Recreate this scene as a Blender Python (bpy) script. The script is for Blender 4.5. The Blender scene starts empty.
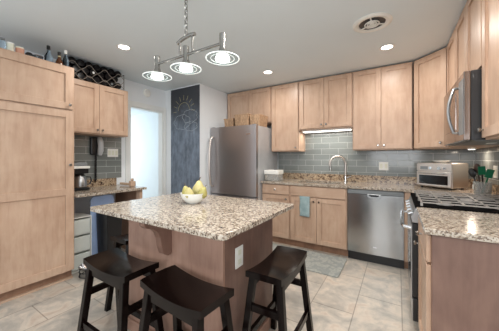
import bpy, bmesh, math, random
from mathutils import Vector, Matrix
random.seed(7)
PI = math.pi
scene = bpy.context.scene
col = scene.collection

# ------------------------------------------------------------------ camera
cam = bpy.data.cameras.new('camera')
cam.sensor_fit = 'HORIZONTAL'; cam.sensor_width = 36.0
cam.lens = 239.45 / 499 * 36
cam.shift_y = -6.9 / 499
cam.clip_start = 0.02
cam_ob = bpy.data.objects.new('camera', cam); col.objects.link(cam_ob)
cam_ob.location = (0, 0, 1.254); cam_ob.rotation_euler = (PI/2, 0, .554)
scene.camera = cam_ob

# ------------------------------------------------------------------ world, light, exposure
w = bpy.data.worlds.new('world'); scene.world = w; w.use_nodes = True
w.node_tree.nodes['Background'].inputs[0].default_value = (.90, .95, 1.0, 1)
w.node_tree.nodes['Background'].inputs[1].default_value = 1.0
scene.view_settings.view_transform = 'Standard'
scene.view_settings.look = 'None'
scene.view_settings.gamma = 1
scene.view_settings.use_curve_mapping = False
scene.view_settings.exposure = -0.13

def area(name, loc, rot, sx, sy, power, color=(1, 1, 1), shape='RECTANGLE', spread=PI):
    l = bpy.data.lights.new(name, 'AREA'); l.shape = shape
    l.size = sx
    if shape in ('RECTANGLE', 'ELLIPSE'): l.size_y = sy
    l.energy = power; l.color = color; l.spread = spread
    o = bpy.data.objects.new(name, l); o.location = loc; o.rotation_euler = rot; col.objects.link(o)
    return o
# added unseen fill panels behind the camera, then daylight from the next room
area('rear_fill', (-2.35, -2.6, 1.45), (PI/2, 0, 0), 1.3, 1.7, 6, (.93, .965, 1))
area('rear_fill', (-.10, -2.6, 1.65), (PI/2, 0, 0), 1.5, 1.4, 48, (.93, .965, 1))
area('next_room_daylight', (-6.9, 2.6, 1.4), (PI/2, 0, -PI/2), 2.2, 1.8, 66, (.86, .94, 1))

# added unseen fill panel on the right, meant to brighten the desk recess
area('side_fill', (.95, -.9, 1.05), (PI/2, 0, PI/2), 1.5, 1.9, 8, (.95, .975, 1))
# added unseen fill lamps at ceiling height, brightening desk recess and base cabinets
area('recessed_or_fill_bulb', (-.25, 1.50, 2.428), (0, 0, 0), .12, .12, 17, (1, .96, .91), 'DISK')
area('recessed_or_fill_bulb', (.12, .35, 2.428), (0, 0, 0), .12, .12, 20, (1, .96, .91), 'DISK')
area('recessed_or_fill_bulb', (-.75, -.35, 2.428), (0, 0, 0), .12, .12, 14, (1, .96, .91), 'DISK')

# ------------------------------------------------------------------ material tools
def srgb(r, g, b):
    f = lambda c: ((c/255)/12.92 if c/255 <= .04045 else ((c/255+.055)/1.055)**2.4)
    return (f(r), f(g), f(b), 1)
class Mat:
    def __init__(s, name):
        s.m = bpy.data.materials.new(name); s.m.use_nodes = True
        s.nt = s.m.node_tree; s.b = s.nt.nodes['Principled BSDF']
    def n(s, t, **kw):
        x = s.nt.nodes.new(t)
        for k, v in kw.items(): setattr(x, k, v)
        return x
    def l(s, a, b): s.nt.links.new(a, b)
    def coord(s, scale=(1, 1, 1), rot=(0, 0, 0), rand=False):
        tc = s.n('ShaderNodeTexCoord'); mp = s.n('ShaderNodeMapping')
        mp.inputs['Scale'].default_value = scale; mp.inputs['Rotation'].default_value = rot
        src = tc.outputs['Object']
        if rand:
            oi = s.n('ShaderNodeObjectInfo'); ad = s.n('ShaderNodeVectorMath', operation='ADD')
            ml = s.n('ShaderNodeMath', operation='MULTIPLY'); ml.inputs[1].default_value = 13
            s.l(oi.outputs['Random'], ml.inputs[0]); s.l(src, ad.inputs[0]); s.l(ml.outputs[0], ad.inputs[1]); src = ad.outputs[0]
        s.l(src, mp.inputs[0]); return mp.outputs[0]
    def noise(s, vec, scale, detail=4, rough=.55, dist=0):
        x = s.n('ShaderNodeTexNoise'); x.inputs['Scale'].default_value = scale; x.inputs['Detail'].default_value = detail
        x.inputs['Roughness'].default_value = rough; x.inputs['Distortion'].default_value = dist
        s.l(vec, x.inputs['Vector']); return x.outputs['Fac']
    def ramp(s, fac, stops, interp='LINEAR'):
        x = s.n('ShaderNodeValToRGB'); x.color_ramp.interpolation = interp
        e = x.color_ramp.elements
        while len(e) < len(stops): e.new(.5)
        for i, (p, c) in enumerate(stops): e[i].position = p; e[i].color = c
        s.l(fac, x.inputs[0]); return x.outputs[0]
    def mix(s, fac, a, b, mode='MIX'):
        x = s.n('ShaderNodeMix', data_type='RGBA', blend_type=mode)
        for sock, v in ((x.inputs[0], fac), (x.inputs[6], a), (x.inputs[7], b)):
            if hasattr(v, 'is_output'): s.l(v, sock)
            else: sock.default_value = v
        return x.outputs[2]
    def set(s, color=None, rough=None, metal=None, spec=None):
        for k, v in (('Base Color', color), ('Roughness', rough), ('Metallic', metal), ('Specular IOR Level', spec)):
            if v is None: continue
            if hasattr(v, 'is_output'): s.l(v, s.b.inputs[k])
            else: s.b.inputs[k].default_value = v
        return s
    def bump(s, h, strength=.2, dist=.01):
        x = s.n('ShaderNodeBump'); x.inputs['Strength'].default_value = strength; x.inputs['Distance'].default_value = dist
        s.l(h, x.inputs['Height']); s.l(x.outputs[0], s.b.inputs['Normal'])

def flat(name, c, rough=.5, metal=0, var=.06, scale=9, spec=None):
    m = Mat(name); v = m.coord()
    n_ = m.noise(v, scale, 3)
    dark = tuple(x*(1-var) for x in c[:3])+(1,); lite = tuple(min(1, x*(1+var)) for x in c[:3])+(1,)
    m.set(m.ramp(n_, [(.3, dark), (.7, lite)]), rough, metal, spec); return m.m

def maple(name, base, dark, lite, horiz=False, rough=.38):
    m = Mat(name)
    sc = (1.2, 9, 9) if horiz else (9, 9, 1.2)
    v = m.coord(sc, rand=True); v2 = m.coord((2.2, 2.2, 1.6), rand=True)
    grain = m.noise(v, 3.0, 6, .6, .6); blotch = m.noise(v2, 2.4, 3, .55, .4)
    c1 = m.ramp(grain, [(.28, dark), (.5, base), (.74, lite)])
    c2 = m.ramp(blotch, [(.32, dark), (.5, base), (.68, lite)])
    m.set(m.mix(.5, c1, c2), rough, 0, .4)
    return m.m
M = {}
M['maple'] = maple('maple', srgb(190, 160, 137), srgb(172, 140, 118), srgb(202, 175, 153))
M['maple_h'] = maple('maple_rail', srgb(190, 160, 137), srgb(172, 140, 118), srgb(202, 175, 153), True)
M['maple_dark'] = maple('maple_dark_or_shaded', srgb(150, 116, 94), srgb(126, 94, 75), srgb(165, 130, 107))  # darker maple for toe kicks, and for shade painted on the desk end panel
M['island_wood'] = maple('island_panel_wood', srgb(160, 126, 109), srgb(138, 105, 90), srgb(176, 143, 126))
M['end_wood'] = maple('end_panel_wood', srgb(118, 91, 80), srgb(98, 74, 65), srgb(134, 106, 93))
M['corbel'] = maple('corbel_wood', srgb(128, 98, 84), srgb(108, 82, 70), srgb(140, 108, 94))
def granite(name, light, mid, brown, dark, scale=1.0, bias=0):
    m = Mat(name); v = m.coord()
    vo = m.n('ShaderNodeTexVoronoi'); vo.inputs['Scale'].default_value = 85*scale; m.l(v, vo.inputs['Vector'])
    n1 = m.noise(v, 26*scale, 4, .6, .8); n2 = m.noise(v, 70*scale, 3, .6)
    sep = m.n('ShaderNodeSeparateColor'); m.l(vo.outputs['Color'], sep.inputs[0])
    a = m.n('ShaderNodeMath', operation='MULTIPLY_ADD'); m.l(sep.outputs[0], a.inputs[0]); a.inputs[1].default_value = .34
    m.l(n1, a.inputs[2])
    b = m.n('ShaderNodeMath', operation='MULTIPLY_ADD'); m.l(n2, b.inputs[0]); b.inputs[1].default_value = .25; m.l(a.outputs[0], b.inputs[2])
    d = -bias
    c = m.ramp(b.outputs[0], [(.50+d, dark), (.60+d, brown), (.70+d, mid), (.80+d, light), (1.0, tuple(min(1, x*1.1) for x in light[:3])+(1,))])
    m.set(c, .16, 0, .5); return m.m
M['granite'] = granite('granite', srgb(184, 174, 160), srgb(158, 144, 128), srgb(128, 110, 95), srgb(82, 72, 66), 1.6, -.08)
M['granite_dark'] = granite('granite_splash', srgb(176, 156, 130), srgb(136, 112, 90), srgb(98, 78, 64), srgb(48, 40, 38), .95, -.05)
def tile_wall(name, axis):
    m = Mat(name)
    tc = m.n('ShaderNodeTexCoord'); sp = m.n('ShaderNodeSeparateXYZ'); cb = m.n('ShaderNodeCombineXYZ')
    m.l(tc.outputs['Object'], sp.inputs[0]); m.l(sp.outputs[axis], cb.inputs[0]); m.l(sp.outputs[2], cb.inputs[1])
    br = m.n('ShaderNodeTexBrick'); m.l(cb.outputs[0], br.inputs['Vector'])
    br.inputs['Scale'].default_value = 1; br.inputs['Brick Width'].default_value = .255; br.inputs['Row Height'].default_value = .088
    br.inputs['Mortar Size'].default_value = .0021; br.inputs['Mortar Smooth'].default_value = .1
    br.inputs['Color1'].default_value = srgb(116, 121, 119); br.inputs['Color2'].default_value = srgb(128, 132, 129); br.inputs['Mortar'].default_value = srgb(186, 190, 186)
    m.set(br.outputs['Color'], .18, 0, .5)
    r = m.ramp(br.outputs['Fac'], [(0, (.12, .12, .12, 1)), (1, (.7, .7, .7, 1))]); m.l(r, m.b.inputs['Roughness'])
    return m.m
M['tile_x'] = tile_wall('glass_tile_back', 0); M['tile_y'] = tile_wall('glass_tile_side', 1)
def floor_mat():
    m = Mat('floor_tile')
    v = m.coord((1, 1, 1), (0, 0, PI/2)); mp = v.node
    mp.inputs['Location'].default_value = (.1, .305, 0)
    br = m.n('ShaderNodeTexBrick'); m.l(v, br.inputs['Vector'])
    br.inputs['Scale'].default_value = 1; br.inputs['Brick Width'].default_value = .66; br.inputs['Row Height'].default_value = .335
    br.offset = .5; br.inputs['Mortar Size'].default_value = .0045; br.inputs['Mortar Smooth'].default_value = .2
    br.inputs['Color1'].default_value = srgb(176, 171, 164); br.inputs['Color2'].default_value = srgb(190, 184, 176); br.inputs['Mortar'].default_value = srgb(146, 141, 134)
    o = m.coord(); n1 = m.noise(o, 4.5, 6, .62, .7); n2 = m.noise(o, 15, 4, .6)
    t = m.ramp(n1, [(.33, srgb(172, 174, 174)), (.47, srgb(208, 206, 202)), (.58, srgb(240, 232, 222)), (.68, srgb(222, 204, 190))])
    c = m.mix(.8, br.outputs['Color'], t, 'MULTIPLY')
    c = m.mix(.35, c, m.ramp(n2, [(.3, srgb(150, 146, 142)), (.7, srgb(214, 206, 196))]), 'SOFT_LIGHT')
    gm = m.n('ShaderNodeHueSaturation'); gm.inputs['Value'].default_value = 1.42; gm.inputs['Saturation'].default_value = .9; m.l(c, gm.inputs['Color'])
    m.set(gm.outputs[0], .3, 0, .4); return m.m
M['floor'] = floor_mat()
M['wall'] = flat('wall_paint', srgb(234, 238, 241), .6, var=.015, scale=3)
M['wall_cool'] = flat('next_room_paint', srgb(222, 230, 233), .7, var=.015, scale=3)
M['ceiling'] = flat('ceiling_paint', srgb(224, 233, 237), .75, var=.012, scale=2)
M['trim'] = flat('white_trim', srgb(232, 234, 232), .4, var=.015)
M['white'] = flat('white_plastic', srgb(235, 234, 228), .35, var=.02)
M['ceramic'] = flat('white_ceramic', srgb(238, 240, 236), .15, var=.01)
M['black'] = flat('black_plastic', srgb(22, 22, 24), .3, var=.1)
M['iron'] = flat('cast_iron_lit', srgb(150, 145, 140), .35, var=.15, scale=40)  # black iron lightened so the bars carry their bright reflections in the colour
M['matte_black'] = flat('matte_black_enamel', srgb(9, 9, 10), .8, var=.1, spec=.03)
M['pale_grey'] = flat('pale_grey_plastic', srgb(190, 192, 194), .35)
M['grey'] = flat('grey_plastic', srgb(120, 124, 126), .4)
def steel(name, c, rough=.3, horiz=False, amp=.12):
    m = Mat(name); v = m.coord((2, 2, 240) if horiz else (260, 260, .6))
    n_ = m.noise(v, 1.5, 3)
    dark = tuple(x*(1-amp) for x in c[:3])+(1,)
    m.set(m.ramp(n_, [(.3, dark), (.7, c)]), rough, 1.0)
    m.l(m.ramp(n_, [(.3, (rough*.96,)*3+(1,)), (.7, (rough*1.05,)*3+(1,))]), m.b.inputs['Roughness'])
    return m.m
M['steel'] = steel('brushed_steel', srgb(172, 173, 174), .3, False, .03)
M['steel_bright'] = steel('toaster_steel', srgb(214, 206, 200), .38, True, .03)
M['steel_door'] = steel('dishwasher_steel', srgb(172, 173, 173), .2, False, .03)
M['steel_fridge'] = steel('fridge_steel', srgb(176, 172, 173), .30, False, .03)
M['steel_side'] = flat('fridge_side_grey', srgb(190, 192, 195), .4, .3)
M['steel_micro'] = steel('microwave_steel', srgb(150, 142, 138), .12, True, .05)
M['nickel'] = steel('brushed_nickel', srgb(168, 166, 162), .25, True, .1)
M['chrome'] = flat('chrome', srgb(225, 226, 228), .12, 1.0, var=.02)
def espresso():
    m = Mat('espresso_wood'); v = m.coord((14, 2.5, 14), rand=True)
    n_ = m.noise(v, 2.5, 5, .6, .5)
    m.set(m.ramp(n_, [(.3, srgb(9, 5, 4)), (.6, srgb(17, 9, 8)), (.8, srgb(30, 17, 14))]), .18, 0, .17); return m.m
M['espresso'] = espresso()
def emis(name, c, s):
    m = Mat(name); m.b.inputs['Emission Color'].default_value = c; m.b.inputs['Emission Strength'].default_value = s
    m.set(c, .5); return m.m
M['lamp'] = emis('lamp_glow', (1, .96, .88, 1), 9)
M['lamp_core'] = emis('pendant_glow', (1, .98, .94, 1), 7)
M['led'] = emis('strip_glow', (1, .97, .9, 1), 3.2)
def glass(name, c, rough=.05, tr=1):
    m = Mat(name); v = m.coord(); n_ = m.noise(v, 6, 2)
    m.set(m.ramp(n_, [(.3, c), (.7, tuple(min(1, x*1.04) for x in c[:3])+(1,))]), rough)
    m.b.inputs['Transmission Weight'].default_value = tr; m.b.inputs['IOR'].default_value = 1.3; return m.m
M['glass'] = glass('clear_glass', srgb(228, 236, 238))
M['glass_frost'] = glass('frosty_plastic', srgb(226, 226, 222), .2, .72)
M['glass_blue'] = glass('bluish_glass', srgb(196, 214, 226), .08)
M['dark_glass'] = flat('dark_glass', srgb(18, 14, 16), .08, var=.2)
M['bottle_dark'] = flat('dark_bottle_glass', srgb(9, 6, 8), .3, var=.3, spec=.2)
def ring_glass():
    m = Mat('lamp_disc_glass'); v = m.coord(); n_ = m.noise(v, 8, 2)
    m.set(m.ramp(n_, [(.3, srgb(228, 236, 236)), (.7, srgb(242, 248, 248))]), .05)
    m.b.inputs['Transmission Weight'].default_value = .95; m.b.inputs['IOR'].default_value = 1.03
    return m.m
M['ring_glass'] = ring_glass()
M['ring_edge'] = emis('lit_glass_edge', (.93, 1, .98, 1), .95)
def chalk():
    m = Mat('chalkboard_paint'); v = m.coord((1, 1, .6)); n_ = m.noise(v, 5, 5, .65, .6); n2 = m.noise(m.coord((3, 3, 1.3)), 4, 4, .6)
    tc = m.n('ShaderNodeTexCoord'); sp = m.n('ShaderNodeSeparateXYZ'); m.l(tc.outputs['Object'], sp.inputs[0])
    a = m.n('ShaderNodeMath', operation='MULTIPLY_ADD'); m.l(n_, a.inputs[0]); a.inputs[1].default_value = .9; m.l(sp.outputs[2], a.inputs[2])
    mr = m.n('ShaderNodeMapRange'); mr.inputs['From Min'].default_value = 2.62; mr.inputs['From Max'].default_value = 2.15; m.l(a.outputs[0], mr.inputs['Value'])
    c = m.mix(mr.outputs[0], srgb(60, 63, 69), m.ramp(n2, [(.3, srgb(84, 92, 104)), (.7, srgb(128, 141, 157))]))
    m.set(c, .75); return m.m
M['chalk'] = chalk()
M['chalk_white'] = flat('white_chalk', srgb(160, 168, 174), .9, var=.2, scale=60)
M['chalk_yellow'] = flat('yellow_chalk', srgb(166, 158, 120), .9, var=.2, scale=60)
def towel():
    m = Mat('teal_towel'); v = m.coord((1, 1, 1)); n_ = m.noise(v, 90, 2); n2 = m.noise(v, 9, 3)
    c = m.ramp(n2, [(.3, srgb(122, 146, 150)), (.7, srgb(164, 184, 186))])
    m.set(c, .95); m.bump(n_, .5, .004); return m.m
M['towel'] = towel()
def rug():
    m = Mat('woven_mat'); v = m.coord((1, 1, 1))
    vo = m.n('ShaderNodeTexVoronoi'); vo.inputs['Scale'].default_value = 17; m.l(v, vo.inputs['Vector'])
    n_ = m.noise(v, 60, 3)
    c = m.ramp(vo.outputs['Distance'], [(.15, srgb(150, 154, 150)), (.4, srgb(176, 177, 170)), (.6, srgb(142, 147, 144))])
    m.set(m.mix(.3, c, m.ramp(n_, [(.3, srgb(146, 150, 146)), (.7, srgb(180, 181, 175))])), .95); return m.m
M['rug'] = rug()
def wicker():
    m = Mat('wicker'); v = m.coord()
    wv = m.n('ShaderNodeTexWave', bands_direction='Z'); wv.inputs['Scale'].default_value = 28; wv.inputs['Distortion'].default_value = 3; m.l(v, wv.inputs['Vector'])
    ck = m.noise(m.coord((60, 60, 20)), 1.2, 2)
    c = m.mix(.5, m.ramp(wv.outputs['Fac'], [(.2, srgb(124, 92, 68)), (.8, srgb(214, 178, 142))]), m.ramp(ck, [(.35, srgb(124, 94, 70)), (.65, srgb(214, 180, 146))]))
    m.set(c, .8); m.bump(wv.outputs['Fac'], .5, .006); return m.m
M['wicker'] = wicker()
M['pear'] = flat('pear_skin', srgb(164, 156, 92), .45, var=.14, scale=22)
M['pear_b'] = flat('pear_skin_pale', srgb(182, 172, 118), .45, var=.12, scale=22)
M['stem'] = flat('brown_stem', srgb(96, 74, 46), .8)
M['blue'] = flat('blue_board', srgb(176, 200, 240), .5, var=.05)
M['clear_drawer'] = flat('frosted_drawer', srgb(206, 210, 204), .35, var=.04)
M['peach'] = flat('peach_canister', srgb(206, 150, 124), .4)
M['cream'] = flat('cream_jar', srgb(222, 222, 204), .4)
M['green'] = flat('green_silicone', srgb(24, 112, 76), .4, var=.15)
M['brown_wood'] = flat('dark_utensil_wood', srgb(70, 46, 36), .5, var=.2)
M['wood_light'] = maple('pale_wood', srgb(198, 170, 146), srgb(178, 148, 124), srgb(212, 186, 160))
M['amber'] = flat('amber_spirit', srgb(86, 50, 26), .12, var=.3)
M['rack_wire'] = flat('rack_wire_paint', srgb(150, 140, 130), .4, .2)
M['label'] = flat('cream_label', srgb(208, 198, 160), .6)

# ------------------------------------------------------------------ mesh tools
class MB:
    def __init__(s): s.bm = bmesh.new()
    def box(s, x0, x1, y0, y1, z0, z1):
        r = bmesh.ops.create_cube(s.bm, size=1)['verts']
        for v in r: v.co = Vector(((x0+x1)/2+v.co.x*(x1-x0), (y0+y1)/2+v.co.y*(y1-y0), (z0+z1)/2+v.co.z*(z1-z0)))
        return s
    def hexa(s, bottom, top):
        vs = [s.bm.verts.new(p) for p in bottom+top]
        for f in ((3, 2, 1, 0), (4, 5, 6, 7), (0, 1, 5, 4), (1, 2, 6, 5), (2, 3, 7, 6), (3, 0, 4, 7)): s.bm.faces.new([vs[i] for i in f])
        return s
    def bar(s, a, b, w, h, up=Vector((0, 0, 1))):
        a, b = Vector(a), Vector(b); d = (b-a).normalized(); x = d.cross(Vector(up))
        if x.length < 1e-4: x = d.cross(Vector((1, 0, 0)))
        x.normalize(); y = x.cross(d).normalized()
        q = lambda p: [p-x*w/2-y*h/2, p+x*w/2-y*h/2, p+x*w/2+y*h/2, p-x*w/2+y*h/2]
        return s.hexa(q(a), q(b))
    def cyl(s, a, b, r, r2=None, n=20):
        a, b = Vector(a), Vector(b); d = b-a
        m = Matrix.Translation((a+b)/2) @ d.to_track_quat('Z', 'Y').to_matrix().to_4x4()
        bmesh.ops.create_cone(s.bm, cap_ends=True, segments=n, radius1=r, radius2=r if r2 is None else r2, depth=d.length, matrix=m)
        return s
    def tube(s, pts, r, n=8, closed=False):
        pts = [Vector(p) for p in pts]; rings = []; N = len(pts); prev = None
        for i, p in enumerate(pts):
            if closed: t = (pts[(i+1) % N]-pts[i-1])
            else: t = pts[min(i+1, N-1)]-pts[max(i-1, 0)]
            t.normalize()
            if prev is None:
                x = t.cross(Vector((0, 0, 1)))
                if x.length < .1: x = t.cross(Vector((1, 0, 0)))
            else: x = prev-t*prev.dot(t)
            x.normalize(); prev = x; y = t.cross(x)
            rr = r[i] if isinstance(r, (list, tuple)) else r
            rings.append([s.bm.verts.new(p+(x*math.cos(2*PI*k/n)+y*math.sin(2*PI*k/n))*rr) for k in range(n)])
        for i in range(N if closed else N-1):
            A, B = rings[i], rings[(i+1) % N]
            for k in range(n): s.bm.faces.new((A[k], A[(k+1) % n], B[(k+1) % n], B[k]))
        if not closed:
            s.bm.faces.new(list(reversed(rings[0]))); s.bm.faces.new(rings[-1])
        return s
    def lathe(s, prof, c=(0, 0, 0), n=28, axis='z', torus=False):
        rings = []
        for r, z in prof:
            ring = []
            for k in range(n):
                a = 2*PI*k/n; p = (r*math.cos(a), r*math.sin(a), z)
                if axis == 'x': p = (p[2], p[0], p[1])
                if axis == 'y': p = (p[0], p[2], p[1])
                ring.append(s.bm.verts.new(Vector(c)+Vector(p)))
            rings.append(ring)
        for A, B in zip(rings, rings[1:]+([rings[0]] if torus else [])):
            for k in range(n): s.bm.faces.new((A[k], A[(k+1) % n], B[(k+1) % n], B[k]))
        if not torus: s.bm.faces.new(list(reversed(rings[0]))); s.bm.faces.new(rings[-1])
        return s
    def prism(s, poly, a, b, axis='z'):
        f = {'z': lambda p, h: (p[0], p[1], h), 'y': lambda p, h: (p[0], h, p[1]), 'x': lambda p, h: (h, p[0], p[1])}[axis]
        A = [s.bm.verts.new(f(p, a)) for p in poly]; B = [s.bm.verts.new(f(p, b)) for p in poly]
        n = len(poly)
        s.bm.faces.new(list(reversed(A))); s.bm.faces.new(B)
        for k in range(n): s.bm.faces.new((A[k], A[(k+1) % n], B[(k+1) % n], B[k]))
        return s
    def build(s, name, mat, parent=None, bevel=0, smooth=False, seg=2, loc=None):
        bmesh.ops.remove_doubles(s.bm, verts=s.bm.verts, dist=1e-6)
        bmesh.ops.recalc_face_normals(s.bm, faces=s.bm.faces)
        me = bpy.data.meshes.new(name); s.bm.to_mesh(me); s.bm.free()
        o = bpy.data.objects.new(name, me); col.objects.link(o)
        me.materials.append(M[mat] if isinstance(mat, str) else mat)
        if smooth:
            for p in me.polygons: p.use_smooth = True
            md = o.modifiers.new('edge', 'EDGE_SPLIT'); md.split_angle = math.radians(38)
        if bevel:
            b = o.modifiers.new('bevel', 'BEVEL'); b.width = bevel; b.segments = seg; b.limit_method = 'ANGLE'; b.angle_limit = math.radians(40)
        if parent: o.parent = parent
        if loc: o.location = loc
        return o
def tag(o, label, cat, group=None, kind=None):
    o['label'] = label; o['category'] = cat
    if group: o['group'] = group
    if kind: o['kind'] = kind
    return o
def thing(name, label, cat, loc=(0, 0, 0), rz=0, group=None):
    o = bpy.data.objects.new(name, None); col.objects.link(o); o.empty_display_size = .1
    o.location = loc; o.rotation_euler = (0, 0, rz)
    return tag(o, label, cat, group)
def struct(o, label, cat):
    o['kind'] = 'structure'; o['label'] = label; o['category'] = cat; return o
def copy_tree(o, parent=None):
    c = o.copy(); col.objects.link(c)
    if parent: c.parent = parent
    for ch in list(o.children): copy_tree(ch, c)
    return c

# ------------------------------------------------------------------ the room
XL, XR, YB, YC, XA, ZC = -3.46, .79, 3.81, 2.80, -2.65, 2.44     # left, right, back, chalk wall, alcove wall, ceiling
Y0 = -2.2
struct(MB().box(-7.2, XR+.1, Y0, 4.2, -.1, 0).build('floor', 'floor'), 'beige and grey stone tile floor', 'floor')
struct(MB().box(-7.2, XR+.1, Y0, 4.2, ZC, ZC+.1).build('ceiling', 'ceiling'), 'flat pale grey ceiling', 'ceiling')
struct(MB().box(XA-.1, XR+.1, YB, YB+.1, 0, ZC).build('wall_back', 'wall'), 'back wall behind sink and refrigerator', 'wall')
struct(MB().box(XR, XR+.1, .9, YB, 0, ZC).build('wall_right', 'wall'), 'right wall behind the range', 'wall')
DY0, DY1, DZ = 2.14, 2.74, 2.06
struct(MB().box(XL-.1, XL, Y0, DY0, 0, ZC).box(XL-.1, XL, DY1, YC+.1, 0, ZC).box(XL-.1, XL, DY0, DY1, DZ, ZC).build('wall_left', 'wall'), 'left wall with the open doorway', 'wall')
struct(MB().box(XL, XA, YC, YC+.1, 0, ZC).box(XA-.1, XA, YC+.1, YB, 0, ZC).build('wall_alcove', 'wall'), 'pale wall jutting out beside the refrigerator', 'wall')
# doorway casing
struct(MB().box(XL, XL+.018, DY0-.075, DY0, 0, DZ+.075).box(XL, XL+.018, DY1, DY1+.055, 0, DZ+.075)
       .box(XL, XL+.018, DY0, DY1, DZ, DZ+.075).build('trim_1', 'trim', bevel=.003), 'white casing around the open doorway', 'door casing')
struct(MB().box(XL-.1, XL, DY0, DY0+.015, 0, DZ).box(XL-.1, XL, DY1-.015, DY1, 0, DZ).box(XL-.1, XL, DY0+.015, DY1-.015, DZ-.015, DZ).build('trim_2', 'trim'), 'white jamb lining of the open doorway', 'door jamb')
# next room
struct(MB().box(-7.2, XL-.1, 3.87, 3.97, 0, ZC).build('wall_far', 'wall_cool'), 'bright wall of the next room seen through the doorway', 'wall')
struct(MB().box(-7.2, -7.1, .2, 3.87, 0, ZC).build('wall_next_room', 'wall_cool'), 'window side wall of the next room', 'wall')
# tiled backsplashes
struct(MB().box(-1.76, XR-.012, YB-.01, YB, 1.015, 1.9).build('trim_3', 'tile_x'), 'grey green glass tile backsplash behind the sink', 'backsplash')
struct(MB().box(XR-.01, XR, 1.46, YB-.01, .93, 1.5).build('trim_4', 'tile_y'), 'grey green glass tile backsplash behind the range', 'backsplash')
struct(MB().box(XL, XL+.01, 1.17, 2.0, .98, 1.56).build('trim_5', 'tile_y'), 'grey green glass tile backsplash above the desk counter', 'backsplash')

# ------------------------------------------------------------------ cabinets
def door_mesh(x0, x1, z0, z1, yf=-.02, fr=.058, mid=None):
    m = MB()
    m.box(x0, x0+fr, yf, 0, z0, z1).box(x1-fr, x1, yf, 0, z0, z1)
    m.box(x0+fr, x1-fr, yf, 0, z0, z0+fr).box(x0+fr, x1-fr, yf, 0, z1-fr, z1)
    if mid: m.box(x0+fr, x1-fr, yf, 0, mid-fr/2, mid+fr/2)
    m.box(x0+fr-.004, x1-fr+.004, yf+.013, -.001, z0+fr-.004, z1-fr+.004)
    return m
def add_door(par, x0, x1, z0, z1, knob=None, mid=None, mat='maple', yf=-.02, km='nickel', fr=.058):
    d = door_mesh(x0, x1, z0, z1, yf, fr, mid).build('door', mat, par, bevel=.0025)
    if knob: add_knob(d, knob[0], knob[1], yf, km)
    return d
def add_knob(d, x, z, yf=-.02, mat='nickel'):
    MB().lathe([(.0055, 0), (.0055, -.012), (.013, -.016), (.0145, -.022), (.010, -.028)], (x, yf, z), 14, 'y').build('knob', mat, d, smooth=True)
def add_drawer(par, x0, x1, z0, z1, knob=True, yf=-.02, mat='maple_h'):
    d = MB().box(x0, x1, yf, 0, z0, z1).build('drawer', mat, par, bevel=.005)
    if knob: add_knob(d, (x0+x1)/2, (z0+z1)/2, yf)
    return d
def cab(name, label, x, y, rz, w, depth, z0, z1, toe=False, group=None, mat='maple', bot=None, cat='cabinet'):
    t = thing(name, label, cat, (x, y, 0), rz, group)
    m = MB()
    if toe:
        m.box(0, w, 0, depth, .1, z1)
        m.build('body', mat, t, bevel=.001)
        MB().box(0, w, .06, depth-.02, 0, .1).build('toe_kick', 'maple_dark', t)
    else:
        m.box(0, w, 0, depth, z0, z1); m.build('body', mat, t, bevel=.001)
    return t
G = .0025
UG = 'maple wall cabinets'; BG = 'maple base cabinets'
# back wall uppers (door faces at Y=3.481)
YU = 3.481+.02; DU = YB-YU-.002
UT = 2.428
t = cab('wall_cabinet', 'maple wall cabinet with two short doors above the refrigerator', XA+.012, YU, 0, .905-.012+.0, DU, 1.84, UT, group=UG)
add_door(t, .02, .47, 1.855, UT-.012, (.435, 1.90)); add_door(t, .474, .882, 1.855, UT-.012, (.51, 1.90))
t = cab('wall_cabinet', 'tall single-door maple wall cabinet between refrigerator and sink', -1.742, YU, 0, .462, DU, 1.367, UT, group=UG)
add_door(t, .012, .452, 1.38, UT-.012, (.42, 1.425))
t = cab('wall_cabinet', 'maple wall cabinet with two doors above the sink light', -1.278, YU, 0, .757, DU, 1.685, UT, group=UG)
add_door(t, .012, .376, 1.70, UT-.012, (.345, 1.745)); add_door(t, .380, .747, 1.70, UT-.012, (.411, 1.745))
t = cab('wall_cabinet', 'tall two-door maple wall cabinet right of the sink', -.519, YU, 0, .672, DU, 1.367, UT, group=UG)
add_door(t, .012, .337, 1.38, UT-.012, (.306, 1.425)); add_door(t, .341, .664, 1.38, UT-.012, (.372, 1.425))
# diagonal corner upper
XU = .434
A, B = Vector((.160, 3.478, 0)), Vector((XU, 3.204, 0))
s2 = math.sqrt(.5)
t = thing('wall_cabinet', 'maple wall cabinet set diagonally across the corner', 'cabinet', (A.x+.02*s2, A.y+.02*s2, 0), -PI/4, UG)
L = (B-A).length
def toloc(x, y):
    dx, dy = x-(A.x+.02*s2), y-(A.y+.02*s2); return (dx*s2-dy*s2, dx*s2+dy*s2)
poly = [toloc(*p) for p in ((.156, 3.505), (.156, YB-.003), (XR-.003, YB-.003), (XR-.003, 3.206), (XU+.022, 3.206))]
MB().prism([(0, 0), poly[1], poly[2], poly[3], (L, 0)], 1.367, UT).build('body', 'maple', t)
add_door(t, .006, L-.006, 1.38, UT-.012, (L-.05, 1.425))
# right wall uppers
DR = XR-XU-.02-.002
def rcab(label, y0, y1, z0, group=UG):
    return cab('wall_cabinet', label, XU+.02, y1, -PI/2, y1-y0, DR, z0, UT, group=group)
t = rcab('narrow maple wall cabinet between corner cabinet and microwave', 2.772, 3.200, 1.367)
add_door(t, .006, .42, 1.38, UT-.012, (.38, 1.425))
t = rcab('short maple wall cabinet directly above the microwave', 1.994, 2.768, 1.812)
add_door(t, .008, .385, 1.825, UT-.012, (.355, 1.86)); add_door(t, .389, .766, 1.825, UT-.012, (.42, 1.86))
t = rcab('tall maple wall cabinet nearest the camera at the right edge', 1.46, 1.990, 1.367)
add_door(t, .012, .518, 1.38, UT-.012, (.05, 1.425))

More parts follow.
